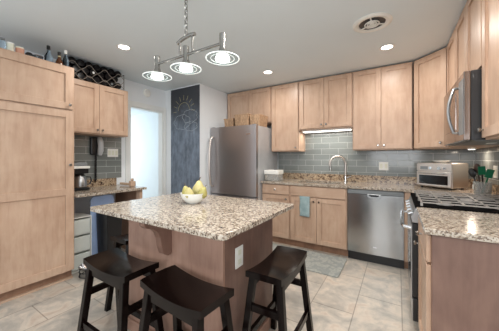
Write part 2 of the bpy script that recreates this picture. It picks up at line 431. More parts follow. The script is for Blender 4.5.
# pantry
XP = -2.856
t = cab('pantry_cabinet', 'full-height maple pantry cabinet with short upper and tall lower door', XP-.02, .52, PI/2, .645, .58, 0, 2.20, toe=True)
add_door(t, .012, .633, 1.757, 2.185, (.595, 1.80), fr=.07); add_door(t, .012, .633, .108, 1.742, (.597, 1.19), mid=.915, fr=.07)
MB().box(0, .645, .03, .06, .0, .018).build('shoe_moulding', 'maple_h', t)
# cabinets above the desk
XW = -3.136
t = cab('wall_cabinet', 'two-door maple wall cabinet under the wine rack', XW-.02, 1.170, PI/2, .752, XW-.02-XL-.002, 1.552, 2.178, group=UG)
add_door(t, .012, .372, 1.565, 2.165, (.345, 1.605)); add_door(t, .376, .742, 1.565, 2.165, (.403, 1.605))
# desk
d = thing('desk_counter', 'granite desk counter between pantry and doorway', 'counter', (XL, 1.168, 0))
MB().box(.002, .655, 0, .80, .85, .88).build('countertop', 'granite', d, bevel=.003)
MB().box(.012, .03, 0, .75, .88, .98).build('splash_strip', 'granite_dark', d)
e = MB().box(.01, .52, .745, .765, 0, .849).build('end_panel', 'maple_dark', d)  # shade under the desk is put into this panel's darker wood
MB().box(.52, .60, .735, .775, 0, .849).build('stile', 'maple', d, bevel=.002)

# back base cabinets
YBF = 3.19+.02; DB = YB-YBF-.003
t = cab('base_cabinet', 'maple base cabinet with one drawer beside the refrigerator', -1.755, YBF, 0, .452, DB, 0, .883, True, BG)
add_drawer(t, .012, .440, .735, .872); add_door(t, .012, .440, .112, .722, (.40, .675))
t = cab('base_cabinet', 'maple sink base cabinet with two doors and false drawer front', -1.301, YBF, 0, .76, DB, 0, .69, True, BG)
MB().box(0, .018, 0, DB, .69, .883).box(.742, .76, 0, DB, .69, .883).box(.018, .742, 0, .018, .69, .883).build('top_frame', 'maple', t)
add_drawer(t, .012, .748, .735, .872, False); add_door(t, .012, .378, .112, .722, (.345, .675)); add_door(t, .382, .748, .112, .722, (.415, .675))
t = cab('base_cabinet', 'narrow maple corner base filler between dishwasher and range', .064, YBF, 0, XR-.066, DB, 0, .883, True, BG)
MB().box(.004, .06, -.02, 0, .10, .88).build('filler_panel', 'maple', t, bevel=.002)
# near right base cabinet
XF = .122+.02
t = cab('base_cabinet', 'maple base cabinet with plain end panel at the right front', XF, 2.050, -PI/2, .575, XR-XF-.003, 0, .883, True, BG)
add_drawer(t, .010, .562, .735, .872, True); add_door(t, .010, .562, .112, .722, (.05, .675))
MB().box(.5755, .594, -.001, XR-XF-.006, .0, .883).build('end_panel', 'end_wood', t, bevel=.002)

# worktops
XE = .128
c = thing('worktop', 'granite worktop along the back wall with sink cutout', 'countertop', (0, 0, 0))
m = MB(); z0, z1 = .885, .915
SX0, SX1, SY0, SY1 = -1.22, -.66, 3.29, 3.63
m.box(-1.757, SX0, 3.165, YB-.002, z0, z1).box(SX0, SX1, 3.165, SY0, z0, z1).box(SX0, SX1, SY1, YB-.002, z0, z1).box(SX1, XR-.002, 3.165, YB-.002, z0, z1)
m.box(XE, XR-.002, 2.817, 3.165, z0, z1)
m.build('slab', 'granite', c)
MB().box(-1.757, XR-.03, YB-.03, YB-.011, .915, 1.015).box(XR-.03, XR-.011, 2.817, YB-.011, .915, 1.015).build('splash_strip', 'granite_dark', c)
MB().box(.112, XR-.002, 1.445, 2.052, .885, .915).build('slab_near', 'granite', None, bevel=.004)
o = bpy.data.objects['slab_near']; o.name = 'worktop'; tag(o, 'granite worktop slab on the near right cabinet before the range', 'countertop')
s = thing('sink', 'stainless undermount sink in the back worktop', 'sink', ((SX0+SX1)/2, (SY0+SY1)/2, .701))
m = MB(); hx, hy = (SX1-SX0)/2, (SY1-SY0)/2
m.box(-hx, hx, -hy, hy, .0, .006).box(-hx, -hx+.006, -hy, hy, 0, .184).box(hx-.006, hx, -hy, hy, 0, .184).box(-hx, hx, -hy, -hy+.006, 0, .184).box(-hx, hx, hy-.006, hy, 0, .184)
m.build('basin', 'steel', s); MB().cyl((0, 0, .006), (0, 0, .01), .04).build('drain', 'chrome', s)
# faucet
f = thing('faucet', 'tall chrome gooseneck faucet behind the sink', 'faucet', (-.645, 3.70, .915))
MB().lathe([(.028, 0), (.028, .008), (.018, .014), (.016, .09), (.013, .095)], (0, 0, 0), 20).build('base', 'chrome', f, smooth=True)
pts = [(0, 0, .09), (0, 0, .2)]
R = .112
dx, dy = -.88, -.47
for k in range(0, 13):
    a = PI*k/12*1.08
    pts.append((dx*R*(1-math.cos(a)), dy*R*(1-math.cos(a)), .262+R*math.sin(a)))
MB().tube(pts, .0150, 10).build('spout', 'steel_bright', f, smooth=True)
e = Vector(pts[-1]); MB().cyl(e, e+Vector((.012*dx*-.3, 0, -.075)), .016, .019).build('spray_head', 'nickel', f, smooth=True)
MB().bar((.016, -.0, .06), (.075, -.01, .085), .012, .012).build('lever', 'chrome', f, bevel=.003)

# ------------------------------------------------------------------ appliances
# refrigerator
f = thing('refrigerator', 'stainless steel refrigerator with vertical bar handle', 'refrigerator', (-2.193, 3.02, 0))
W = .432
MB().box(-W, W, .075, .74, .02, 1.748).build('body', 'steel_side', f, bevel=.004)
def bow(x0, x1, z0, z1, y0=0, yb=.07, amp=.006):
    n = 14; pl = [(x0, yb)]
    for k in range(n+1):
        u = k/n; pl.append((x0+(x1-x0)*u, y0+amp-amp*math.sin(PI*u)+(.012-amp)*(abs(2*u-1)**6)))
    pl.append((x1, yb)); return MB().prism(pl, z0, z1)
d = bow(-W, W, .69, 1.757).build('door', 'steel_fridge', f, bevel=.004, smooth=True)
hp = [(-W+.045, -.002, .80), (-W+.045, -.050, .84), (-W+.045, -.072, 1.0), (-W+.045, -.080, 1.2), (-W+.045, -.072, 1.4), (-W+.045, -.050, 1.57), (-W+.045, -.002, 1.61)]
MB().tube(hp, .017, 10).build('handle', 'steel_bright', d, smooth=True)
MB().box(.27, .345, -.0065, .002, 1.615, 1.628).build('badge', 'chrome', d)
d = bow(-W, W, .09, .675).build('freezer_drawer', 'steel_fridge', f, bevel=.004, smooth=True)
MB().tube([(-.3, -.002, .60), (-.3, -.05, .60), (0, -.06, .60), (.3, -.05, .60), (.3, -.002, .60)], .012, 10).build('handle', 'steel', d, smooth=True)
MB().box(-W, W, .02, .07, .0, .085).build('kick_grille', 'black', f)
for x in (W-.07, -W+.01): MB().box(x, x+.06, .01, .10, 1.7575, 1.766).build('hinge_cover', 'grey', f, bevel=.004)
# dishwasher
f = thing('dishwasher', 'stainless steel dishwasher with black toe panel', 'dishwasher', (-.236, 3.19, 0))
W = .296
MB().box(-W, W, .03, .58, .10, .875).build('body', 'grey', f)
MB().box(-W, W, .045, .55, 0, .10).build('toe_panel', 'black', f)
d = bow(-W, W, .115, .822, -.012, .03, .018).build('door', 'steel_door', f, bevel=.004, smooth=True)
MB().box(-W, W, -.008, .03, .826, .876).build('control_panel', 'grey', f, bevel=.004)
m = MB().prism([(-.075, .83), (-.07, .80), (-.045, .785), (.045, .785), (.07, .80), (.075, .83)], -.020, -.008, 'y'); m.build('latch_surround', 'steel', d, bevel=.003)
MB().prism([(-.055, .824), (-.05, .81), (-.03, .80), (.03, .80), (.05, .81), (.055, .824)], -.0225, -.0195, 'y').build('latch_grip', 'black', d)
MB().box(-.012, .028, -.014, -.012, .20, .207).build('badge', 'chrome', d)

# gas range
f = thing('gas_range', 'stainless and black gas range with cast iron grates', 'range', (.118, 2.056, 0))
RW, RD = .758, .66
MB().box(.02, RD, 0, RW, .09, .90).build('body', 'black', f)
MB().box(.05, RD-.02, .01, RW-.01, 0, .09).build('plinth', 'black', f)
MB().box(-.012, RD, 0, RW, .90, .922).build('cooktop', 'matte_black', f, bevel=.004)
MB().prism([(.02, .80), (-.03, .80), (-.036, .83), (-.010, .899), (.02, .899)], 0, RW, 'y').build('control_panel', 'steel', f, bevel=.002)
for k in range(5):
    y = .09+k*.145
    MB().cyl((-.025, y, .855), (-.052, y, .844), .018, .016, 16).build('knob', 'chrome', f, smooth=True)
d = MB().box(-.030, .02, .002, RW-.002, .27, .79).build('oven_door', 'black', f, bevel=.003)
MB().box(-.035, -.0302, .004, RW-.004, .275, .785).build('door_skin', 'steel', d)
MB().box(-.037, -.034, .11, RW-.11, .36, .66).build('window', 'dark_glass', d)
MB().tube([(-.03, .07, .745), (-.075, .075, .75), (-.085, .12, .75), (-.085, RW/2, .75), (-.085, RW-.12, .75), (-.075, RW-.075, .75), (-.03, RW-.07, .745)], .013, 10).build('handle', 'chrome', d, smooth=True)
d = MB().box(-.025, .02, .002, RW-.002, .10, .26).build('drawer', 'black', f, bevel=.003)
MB().box(-.030, -.0252, .004, RW-.004, .105, .255).build('drawer_skin', 'steel', d)
for k in range(3):
    y0 = .012+k*.2465; y1 = y0+.243; x0, x1 = .02, RD-.05
    m = MB()
    zt, h, wd = .950, .007, .010
    for yy in (y0+.006, (y0+y1)/2, y1-.006): m.box(x0, x1, yy-wd/2, yy+wd/2, zt-h, zt)
    for i in range(6):
        xx = x0+.006+(x1-x0-.012)*i/5; m.box(xx-wd/2, xx+wd/2, y0, y1, zt-h, zt)
    for xx in (x0+.006, x1-.006):
        for yy in (y0+.006, y1-.006): m.box(xx-.007, xx+.007, yy-.006, yy+.006, .922, zt-.004)
    m.build('grate', 'iron', f)
for x, y in ((.17, .15), (.17, .61), (.48, .15), (.48, .61), (.33, .38)):
    MB().lathe([(.05, 0), (.05, .008), (.036, .010), (.036, .018), (.03, .02)], (x, y, .922), 20).build('burner', 'iron', f, smooth=True)

# microwave
f = thing('microwave', 'stainless over-the-range microwave under the short cabinet', 'microwave', (.355, 1.998, 1.37))
MW, MD, MH = .764, XR-.355-.012, .435
MB().box(.035, MD, 0, MW, 0, MH).build('body', 'black', f, bevel=.002)
d = MB().box(0, .033, .0, MW, 0, MH).build('door', 'steel_micro', f, bevel=.004)
MB().box(-.002, .001, .24, MW-.07, .09, MH-.09).build('window', 'steel_micro', d)
MB().box(-.002, .001, .015, .135, .04, MH-.04).build('keypad', 'grey', d)
n = 9
pts = [(-.001, .19, .06)]+[(-.02-.03*math.sin(PI*k/n), .19, .065+(MH-.13)*k/n) for k in range(n+1)]+[(-.001, .19, MH-.06)]
MB().tube(pts, .010, 8).build('handle', 'steel', d, smooth=True)
MB().box(.06, MD-.05, .05, MW-.05, -.004, .0).build('vent_filter', 'grey', f)
MB().box(.20, .24, .35, .42, -.007, -.0035).build('task_lamp', 'white', f)

# ------------------------------------------------------------------ island
IX0, IX1, IY0, IY1 = -1.85, -.654, .836, 1.712
BX0, BX1, BY0, BY1 = -1.70, -.815, 1.04, 1.655
f = thing('kitchen_island', 'maple kitchen island base under the granite top', 'island', (0, 0, 0))
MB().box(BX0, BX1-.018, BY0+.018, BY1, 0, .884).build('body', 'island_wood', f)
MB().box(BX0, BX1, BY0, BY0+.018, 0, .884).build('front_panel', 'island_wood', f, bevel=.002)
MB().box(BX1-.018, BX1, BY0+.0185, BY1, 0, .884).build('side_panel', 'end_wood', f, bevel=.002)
MB().box(BX1, BX1+.014, BY0, BY1, 0, .085).box(BX0, BX1+.014, BY0-.014, BY0, 0, .085).build('base_moulding', 'island_wood', f, bevel=.003)
prof = [(BY0, .884), (BY0, .655), (BY0-.03, .645), (BY0-.062, .665), (BY0-.078, .71), (BY0-.086, .765), (BY0-.106, .81), (BY0-.14, .838), (BY0-.18, .85), (BY0-.196, .866), (BY0-.198, .884)]
MB().prism(prof, -1.275, -1.225, 'x').build('corbel', 'corbel', f, bevel=.002)
o_ = MB().box(BX1, BX1+.006, 1.155, 1.235, .60, .725).build('outlet_plate', 'white', f, bevel=.003)
for z in (.635, .69): MB().box(BX1+.006, BX1+.0075, 1.178, 1.212, z-.015, z+.015).build('socket', 'cream', o_, bevel=.001)
def round_rect(x0, x1, y0, y1, r, n=6):
    p = []
    for cx, cy, a0 in ((x1-r, y0+r, -PI/2), (x1-r, y1-r, 0), (x0+r, y1-r, PI/2), (x0+r, y0+r, PI)):
        for k in range(n+1):
            a = a0+PI/2*k/n; p.append((cx+r*math.cos(a), cy+r*math.sin(a)))
    return p
o = MB().prism(round_rect(IX0, IX1, IY0, IY1, .035), .885, .915).build('countertop', 'granite', bevel=.005, seg=3)
tag(o, 'rectangular granite countertop on the kitchen island', 'countertop')

# fruit bowl
b = MB().lathe([(.045, 0), (.05, .004), (.062, .012), (.088, .045), (.098, .078), (.095, .078), (.084, .046), (.058, .018), (.0, .016)][:-1], (0, 0, 0), 32).build('fruit_bowl', 'ceramic', smooth=True)
b.location = (-1.325, 1.33, .916); tag(b, 'round white ceramic bowl of pears on the island', 'bowl')
PEAR = [(.004, 0), (.022, .004), (.036, .02), (.040, .038), (.034, .058), (.022, .078), (.014, .092), (.006, .098)]
def pear(label, loc, rot, sc, mat):
    t = thing('pear', label, 'pear', loc, 0, 'pears in the white bowl')
    t.rotation_euler = rot; t.scale = (sc, sc, sc)
    MB().lathe(PEAR, (0, 0, 0), 18).build('flesh', mat, t, smooth=True)
    MB().tube([(0, 0, .095), (.003, 0, .108), (.008, 0, .118)], .0025, 6).build('stem', 'stem', t)
bx, by, bz = -1.325, 1.33, .916
pear('upright yellow green pear at the left of the white bowl', (bx-.050, by-.008, bz+.032), (.1, -.25, 0), 1.0, 'pear')
pear('pale pear standing tallest in the middle of the white bowl', (bx-.004, by+.054, bz+.044), (-.10, 0, 0), 1.25, 'pear_b')
pear('pale pear at the front of the white bowl', (bx+.012, by-.052, bz+.036), (.16, .06, 0), .92, 'pear_b')
pear('yellow green pear leaning over the right side of the bowl', (bx+.056, by+.018, bz+.038), (0, .38, .3), .95, 'pear')

# ------------------------------------------------------------------ stools
def make_stool():
    t = thing('bar_stool', '', 'stool', (0, 0, 0), 0, 'espresso saddle stools around the island')
    hx, hy, th, H = .228, .112, .038, .622
    nx, ny = 16, 8; bm = MB(); g = {}
    zt = lambda u, v: H-.026*(1-abs(u)**2.0)-.004*abs(v)**4
    for side in (0, 1):
        for i in range(nx+1):
            for j in range(ny+1):
                u, v = 2*i/nx-1, 2*j/ny-1
                z = zt(u, v) if side == 0 else zt(u, 0)-th
                g[side, i, j] = bm.bm.verts.new((hx*u, hy*v*(1-.02*u*u), z))
    F = bm.bm.faces.new
    for i in range(nx):
        for j in range(ny):
            F((g[0, i, j], g[0, i+1, j], g[0, i+1, j+1], g[0, i, j+1])); F((g[1, i, j], g[1, i, j+1], g[1, i+1, j+1], g[1, i+1, j]))
    for i in range(nx):
        for j in (0, ny): F((g[0, i, j], g[1, i, j], g[1, i+1, j], g[0, i+1, j]))
    for j in range(ny):
        for i in (0, nx): F((g[0, i, j], g[0, i, j+1], g[1, i, j+1], g[1, i, j]))
    bm.build('seat', 'espresso', t, bevel=.006, smooth=True, seg=3)
    P = lambda sx, sy, z: Vector((sx*(.183+.05*(1-z/.58)), sy*(.083+.058*(1-z/.58)), z))
    a = .019
    for sx in (-1, 1):
        for sy in (-1, 1):
            q = lambda p: [p+Vector((-a, -a, 0)), p+Vector((a, -a, 0)), p+Vector((a, a, 0)), p+Vector((-a, a, 0))]
            MB().hexa(q(P(sx, sy, 0)), q(P(sx, sy, .578))).build('leg', 'espresso', t, bevel=.003)
    for sx in (-1, 1): MB().bar(P(sx, -1, .405), P(sx, 1, .405), .022, .040).build('stretcher', 'espresso', t, bevel=.002)
    for sy in (-1, 1): MB().bar(P(-1, sy, .215), P(1, sy, .215), .022, .040).build('stretcher', 'espresso', t, bevel=.002)
    for sy in (-1, 1): MB().bar(P(-1, sy, .545), P(1, sy, .545), .018, .05).build('apron', 'espresso', t)
    return t
proto = make_stool()
for k, (x, y, a, lab) in enumerate([
    (-1.475, .85, 0, 'dark espresso saddle stool left of the other front stool, beside the corbel'),
    (-.915, .862, -.06, 'dark espresso saddle stool at the near front of the island, nearest the camera'),
    (-.632, 1.375, PI/2+.03, 'dark espresso saddle stool on the right side of the island facing the outlet'),
    (-1.90, 1.30, PI/2, 'dark espresso saddle stool tucked under the far left end of the island')]):
    o = proto if k == 0 else copy_tree(proto)
    o.location = (x, y, 0); o.rotation_euler = (0, 0, a); o['label'] = lab

# ------------------------------------------------------------------ pendant
PX, PY = -1.268, 1.20
f = thing('pendant_light', 'brushed nickel three-lamp pendant hanging over the island', 'pendant light', (PX, PY, ZC))
MB().lathe([(.06, 0), (.06, -.012), (.05, -.022), (.012, -.028)], (0, 0, 0), 24).build('canopy', 'nickel', f, smooth=True)
m = MB(); z = -.028; k = 0
while z > -.30:
    pts = [(.011*math.cos(a)*(k % 2), .011*math.cos(a)*(1-k % 2), z-.018+.022*math.sin(a)) for a in [2*PI*i/10 for i in range(10)]]
    m.tube(pts, .0038, 6, True); z -= .033; k += 1
m.build('chain', 'nickel', f, smooth=True)
zb = -.455
MB().tube([(-.085, 0, -.355), (-.05, 0, -.338), (0, 0, -.328), (.05, 0, -.325), (.085, 0, -.330)], .013, 10).cyl((0, 0, -.325), (0, 0, -.292), .012).build('yoke', 'nickel', f, smooth=True)
MB().cyl((-.062, 0, -.345), (-.062, 0, zb), .008).cyl((.062, 0, -.330), (.062, 0, zb), .008).build('post', 'nickel', f, smooth=True)
MB().cyl((-.31, 0, zb), (.325, 0, zb), .009).build('bar', 'nickel', f, smooth=True)
for dx in (-.312, 0, .325):
    lp = MB().lathe([(.006, zb+.065), (.02, zb+.06), (.021, zb+.045), (.019, zb-.03), (.026, zb-.05), (.034, zb-.075)], (dx, 0, 0), 20).build('lamp', 'nickel', f, smooth=True)
    zz = zb-.104
    MB().lathe([(.045, zz+.008), (.104, zz+.008), (.104, zz+.004), (.045, zz+.004)], (dx, 0, 0), 36, torus=True).build('glass_disc', 'ring_glass', lp, smooth=True)
    for R_, rt in ((.104, .0026), (.074, .0018)):
        MB().tube([(dx+R_*math.cos(2*PI*i/36), R_*math.sin(2*PI*i/36), zz+.006) for i in range(36)], rt, 8, True).build('glass_rim', 'ring_edge', lp, smooth=True)
    MB().lathe([(.040, zz+.020), (.046, zz+.008), (.046, zz+.001), (.040, zz-.006), (.02, zz-.010)], (dx, 0, 0), 28).build('lamp_lens', 'lamp_core', lp, smooth=True)
    MB().lathe([(.028, zz+.03), (.046, zz+.026)], (dx, 0, 0), 24).build('reflector_neck', 'nickel', lp, smooth=True)
    pl = area('pendant_bulb', (PX+dx, PY, ZC+zz-.016), (0, 0, 0), .05, .05, 2.6, (1, .98, .94), 'DISK')

# recessed lights
for x, y, lab in ((-2.473, 1.462, 'recessed ceiling light near the wine rack, left of the pendant'), (-1.51, 2.922, 'recessed ceiling light in front of the cabinets near the refrigerator'), (-.096, 2.933, 'recessed ceiling light just beyond the round ceiling vent')):
    t = thing('recessed_light', lab, 'ceiling light', (x, y, ZC), 0, 'recessed ceiling lights')
    MB().lathe([(.052, -.001), (.075, -.001), (.078, -.004), (.070, -.008), (.054, -.005)], (0, 0, 0), 32, torus=True).build('trim_ring', 'trim', t, smooth=True)
    MB().lathe([(.005, -.0005), (.053, -.0005), (.053, -.003), (.005, -.003)], (0, 0, 0), 32).build('lens', 'lamp', t, smooth=True)
    area('recessed_or_fill_bulb', (x, y, ZC-.012), (0, 0, 0), .1, .1, 9.5, (1, .95, .89), 'DISK')
# round vent
t = thing('ceiling_vent', 'round white ceiling vent with dark louvred centre', 'vent', (-.191, 2.345, ZC))
MB().lathe([(.105, -.001), (.155, -.001), (.156, -.006), (.135, -.016), (.108, -.010)], (0, 0, 0), 40, torus=True).build('rim', 'white', t, smooth=True)
MB().lathe([(.002, -.0005), (.106, -.0005), (.106, -.002), (.002, -.002)], (0, 0, 0), 40).build('dark_core', 'black', t)
m = MB()
for R_ in (.016, .036, .056): m.tube([(R_*math.cos(2*PI*i/32), R_*math.sin(2*PI*i/32), -.012) for i in range(32)], .0055, 6, True)
for a in (.5, .5+2*PI/3, .5+4*PI/3): m.bar((0, 0, -.009), (.107*math.cos(a), .107*math.sin(a), -.009), .012, .006)
m.build('louvre', 'white', t)
# smoke detector
o = MB().lathe([(.065, 0), (.065, .012), (.052, .028), (.02, .032)], (XL, 2.425, 2.318), 28, 'x').build('smoke_detector', 'white', smooth=True); tag(o, 'round white detector on the wall above the doorway', 'detector')
# under cabinet light
t = thing('undercabinet_light', 'lit white strip fixture beneath the cabinet over the sink', 'light fixture', (-.90, 3.62, 1.655))
MB().box(-.36, .36, -.06, .06, .008, .03).build('housing', 'white', t, bevel=.003); MB().box(-.34, .34, -.05, .05, 0, .008).build('diffuser', 'led', t)
area('undercabinet_bulb', (-.90, 3.62, 1.650), (0, 0, 0), .66, .08, 3.5, (1, .96, .88))
t = thing('puck_light', 'small round light under the cabinet in the tiled corner', 'light fixture', (.66, 3.36, 1.345))
MB().cyl((0, 0, .006), (0, 0, .0215), .035).build('housing', 'white', t); MB().cyl((0, 0, .002), (0, 0, .0058), .028).build('lens', 'led', t)
area('puck_bulb', (.66, 3.36, 1.345), (0, 0, 0), .05, .05, 2.2, (1, .82, .66), 'DISK')

# ------------------------------------------------------------------ chalkboard
t = thing('chalkboard', 'tall dark chalkboard on the wall beside the doorway', 'chalkboard', (-2.985, YC, 0))
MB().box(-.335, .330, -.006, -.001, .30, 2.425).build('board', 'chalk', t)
def stroke(m, pts): m.tube([(x, -.008, z) for x, z in pts], .0032, 5)
m = MB(); cx_, cz_ = -.02, 2.05
stroke(m, [(cx_+.13*math.cos(a), cz_+.13*math.sin(a)) for a in [PI*(.0+1.0*k/12) for k in range(13)]])
for k in range(9):
    a = PI*(-.02+1.04*k/8); stroke(m, [(cx_+.17*math.cos(a), cz_+.17*math.sin(a)), (cx_+.25*math.cos(a), cz_+.25*math.sin(a))])
m.build('sun_drawing', 'chalk_yellow', t)
m = MB()
def cloud(cx, cz, sx, sz):
    pts = []
    for k in range(41):
        a = 2*PI*k/40; r = 1+.16*abs(math.sin(3.5*a))
        pts.append((cx+sx*r*math.cos(a), cz+sz*r*math.sin(a)))
    stroke(m, pts)
cloud(.12, 1.94, .15, .10); cloud(-.06, 1.86, .17, .11); cloud(.14, 1.78, .13, .07)
m.build('cloud_drawing', 'chalk_white', t)

# ------------------------------------------------------------------ things on the pantry
def lathe_thing(name, label, cat, loc, parts, group=None):
    t = thing(name, label, cat, loc, 0, group)
    for pn, pr_, mt in parts: MB().lathe(pr_, (0, 0, 0), 20).build(pn, mt, t, smooth=True)
    return t
PZ = 2.2005; px = -2.985
JG = 'jars and bottles on the pantry top'
lathe_thing('glass_jar', 'bluish clear glass jar leftmost on top of the pantry', 'jar', (px, .652, PZ), [('body', [(.02, 0), (.025, .004), (.025, .09), (.018, .105)], 'glass_blue'), ('lid', [(.019, .106), (.019, .122)], 'grey')], JG)
lathe_thing('canister', 'cream ribbed canister on top of the pantry', 'canister', (px, .705, PZ), [('body', [(.025, 0), (.027, .003), (.027, .02), (.025, .022), (.027, .024), (.027, .05), (.025, .052), (.027, .054), (.027, .088)], 'cream'), ('lid', [(.028, .0885), (.028, .10)], 'white')], JG)
lathe_thing('canister', 'peach coloured canister on top of the pantry', 'canister', (px, .770, PZ), [('body', [(.029, 0), (.031, .003), (.031, .072)], 'peach'), ('lid', [(.0315, .0725), (.0315, .084)], 'cream')], JG)
lathe_thing('round_pot', 'small round black pot on top of the pantry', 'pot', (px, .835, PZ), [('body', [(.015, 0), (.027, .008), (.031, .03), (.027, .052), (.016, .062)], 'black')], JG)
lathe_thing('glass_dish', 'low silver rimmed glass dish on top of the pantry', 'dish', (px-.01, .905, PZ), [('body', [(.02, 0), (.03, .004), (.04, .05), (.038, .05), (.028, .01)], 'glass_blue'), ('rim', [(.039, .0505), (.042, .054), (.039, .058)], 'chrome')], JG)
lathe_thing('spirit_bottle', 'clear glass bottle with black cap on top of the pantry', 'bottle', (px, .985, PZ), [('glass', [(.032, 0), (.035, .004), (.035, .075), (.014, .12), (.0125, .15)], 'glass_blue'), ('cap', [(.016, .1505), (.016, .185), (.012, .188)], 'black')], JG)
lathe_thing('spirit_bottle', 'dark amber bottle with black cap on top of the pantry', 'bottle', (px, 1.075, PZ), [('glass', [(.030, 0), (.033, .004), (.033, .05), (.016, .09), (.013, .12)], 'amber'), ('neck_label', [(.0145, .095), (.0145, .115)], 'label'), ('cap', [(.015, .1205), (.015, .155), (.012, .158)], 'black')], JG)
lathe_thing('spirit_bottle', 'grey bottle with white cap at the right end of the pantry top', 'bottle', (px+.015, 1.125, PZ), [('glass', [(.026, 0), (.028, .004), (.028, .09), (.012, .13), (.011, .15)], 'glass_blue'), ('cap', [(.014, .1505), (.014, .19)], 'white')], JG)

# wine rack
RZ = 2.179
rk = thing('wine_rack', 'black wire wine rack on top of the desk wall cabinet', 'wine rack', (-3.155, 1.20, RZ))
PER = .177
def wave(x, z, y0, amp):
    return [(x, .02+.64*k/48, max(.004, z+amp*math.cos(2*PI*(.02+.64*k/48-y0)/PER))) for k in range(49)]
LV = ((.034, .1505, -.028), (.082, .1505, .034), (.160, .062, .034))
m = MB()
for z, y0, a in LV: m.tube(wave(-.22, z, y0, a), .0026, 6)
for x in (.004, -.22):
    for y in (.018, .662): m.tube([(x, y, 0.002), (x, y, .205)], .004, 6)
for y in (.018, .662): m.tube([(.004, y, .20), (-.22, y, .20)], .004, 6)
m.build('wire_frame', 'black', rk)
m = MB()
for z, y0, a in LV: m.tube(wave(.006, z, y0, a), .0028, 6)
m.build('front_wire', 'rack_wire', rk)
bottles = [(.062+.0885*k, .0435) for k in range(7)]+[(.106+.0885*k, .1215) for k in range(6)]+[(.062+.0885*k, .1995) for k in range(7)]
names = {.0435: 'lowest row', .1215: 'middle row', .1995: 'top row'}
pos = [w_+' from the pantry' for w_ in ('first', 'second', 'third', 'fourth', 'fifth', 'sixth', 'seventh')]
ri = {}
for i, (y, z) in enumerate(bottles):
    k = ri.get(z, 0); ri[z] = k+1
    t = thing('wine_bottle', 'dark wine bottle lying in the rack, %s, %s' % (names[z], pos[k]), 'bottle', (-3.170, 1.20+y, RZ+z), 0, 'wine bottles in the rack')
    MB().lathe([(.010, .014), (.038, .012), (.042, .004), (.042, -.16), (.013, -.21), (.013, -.255)], (0, 0, 0), 20, 'x').build('glass', 'bottle_dark', t, smooth=True)
    if i in (0, 9, 5): MB().lathe([(.003, .0142), (.014, .0142), (.014, .0185), (.003, .0185)], (0, 0, 0), 14, 'x').build('end_seal', 'white' if i != 5 else 'grey', t)

# baskets on the refrigerator
def basket(x, y, w, d, h, label, mat='wicker'):
    t = thing('basket', label, 'basket', (x, y, 1.7490), 0, 'wicker baskets on the refrigerator')
    m = MB(); a = .9; th = .008
    for sgn in (-1, 1):
        m.hexa([(-w*a/2, sgn*d*a/2-th/2, 0), (w*a/2, sgn*d*a/2-th/2, 0), (w*a/2, sgn*d*a/2+th/2, 0), (-w*a/2, sgn*d*a/2+th/2, 0)],
               [(-w/2, sgn*d/2-th/2, h), (w/2, sgn*d/2-th/2, h), (w/2, sgn*d/2+th/2, h), (-w/2, sgn*d/2+th/2, h)])
        m.hexa([(sgn*w*a/2-th/2, -d*a/2, 0), (sgn*w*a/2+th/2, -d*a/2, 0), (sgn*w*a/2+th/2, d*a/2, 0), (sgn*w*a/2-th/2, d*a/2, 0)],
               [(sgn*w/2-th/2, -d/2, h), (sgn*w/2+th/2, -d/2, h), (sgn*w/2+th/2, d/2, h), (sgn*w/2-th/2, d/2, h)])
    m.box(-w*a/2, w*a/2, -d*a/2, d*a/2, 0, .006)
    m.build('weave', mat, t, bevel=.002)
    m = MB(); m.tube([(-w/2, -d/2, h), (w/2, -d/2, h), (w/2, d/2, h), (-w/2, d/2, h)], .009, 8, True); m.build('rim', mat, t)
basket(-2.335, 3.25, .18, .24, .15, 'short square wicker basket at the left on top of the refrigerator')
basket(-2.085, 3.25, .25, .26, .195, 'tallest wicker basket in the middle on top of the refrigerator')
basket(-1.850, 3.27, .17, .26, .17, 'pale wicker basket at the right on top of the refrigerator')

# ------------------------------------------------------------------ desk things
t = thing('coffee_maker', 'coffee maker with glass carafe on the desk counter', 'coffee maker', (-3.24, 1.345, .8805))
MB().box(-.10, .11, -.09, .09, 0, .03).build('base', 'black', t, bevel=.006)
MB().box(-.10, -.02, -.085, .085, .03, .195).build('tower', 'black', t, bevel=.006)
MB().box(-.10, .09, -.085, .085, .195, .255).build('filter_housing', 'black', t, bevel=.01)
MB().box(-.10, .11, -.09, .09, .256, .285).build('trim_band', 'white', t, bevel=.006)
MB().box(-.09, .09, -.07, .07, .286, .325).build('lid', 'grey', t, bevel=.008)
c_ = MB().lathe([(.045, .032), (.066, .04), (.07, .09), (.055, .15), (.045, .165)], (.045, .01, 0), 24).build('carafe', 'steel', t, smooth=True)
MB().lathe([(.046, .166), (.046, .178), (.02, .182)], (.045, .01, 0), 20).build('carafe_lid', 'black', c_, smooth=True)
MB().tube([(.055, .07, .155), (.06, .115, .15), (.062, .125, .11), (.06, .11, .07), (.055, .078, .06)], .008, 8).build('carafe_handle', 'black', c_, smooth=True)
# wall phone
t = thing('wall_phone', 'black and silver wall phone with hanging cord above the desk', 'telephone', (XL+.0105, 1.63, 1.42))
MB().box(0, .045, -.06, .03, -.115, .115).build('base', 'black', t, bevel=.014)
MB().tube([(.05, .045, -.115), (.07, .045, -.06), (.075, .045, 0), (.07, .045, .06), (.05, .045, .115)], [.026, .036, .034, .036, .026], 10).build('handset', 'pale_grey', t, smooth=True)
cp = [(.04+.007*math.cos(k*1.1), .0+.007*math.sin(k*1.1), -.10-.36*k/90) for k in range(91)]
MB().tube(cp, .010, 5).build('cord', 'black', t)
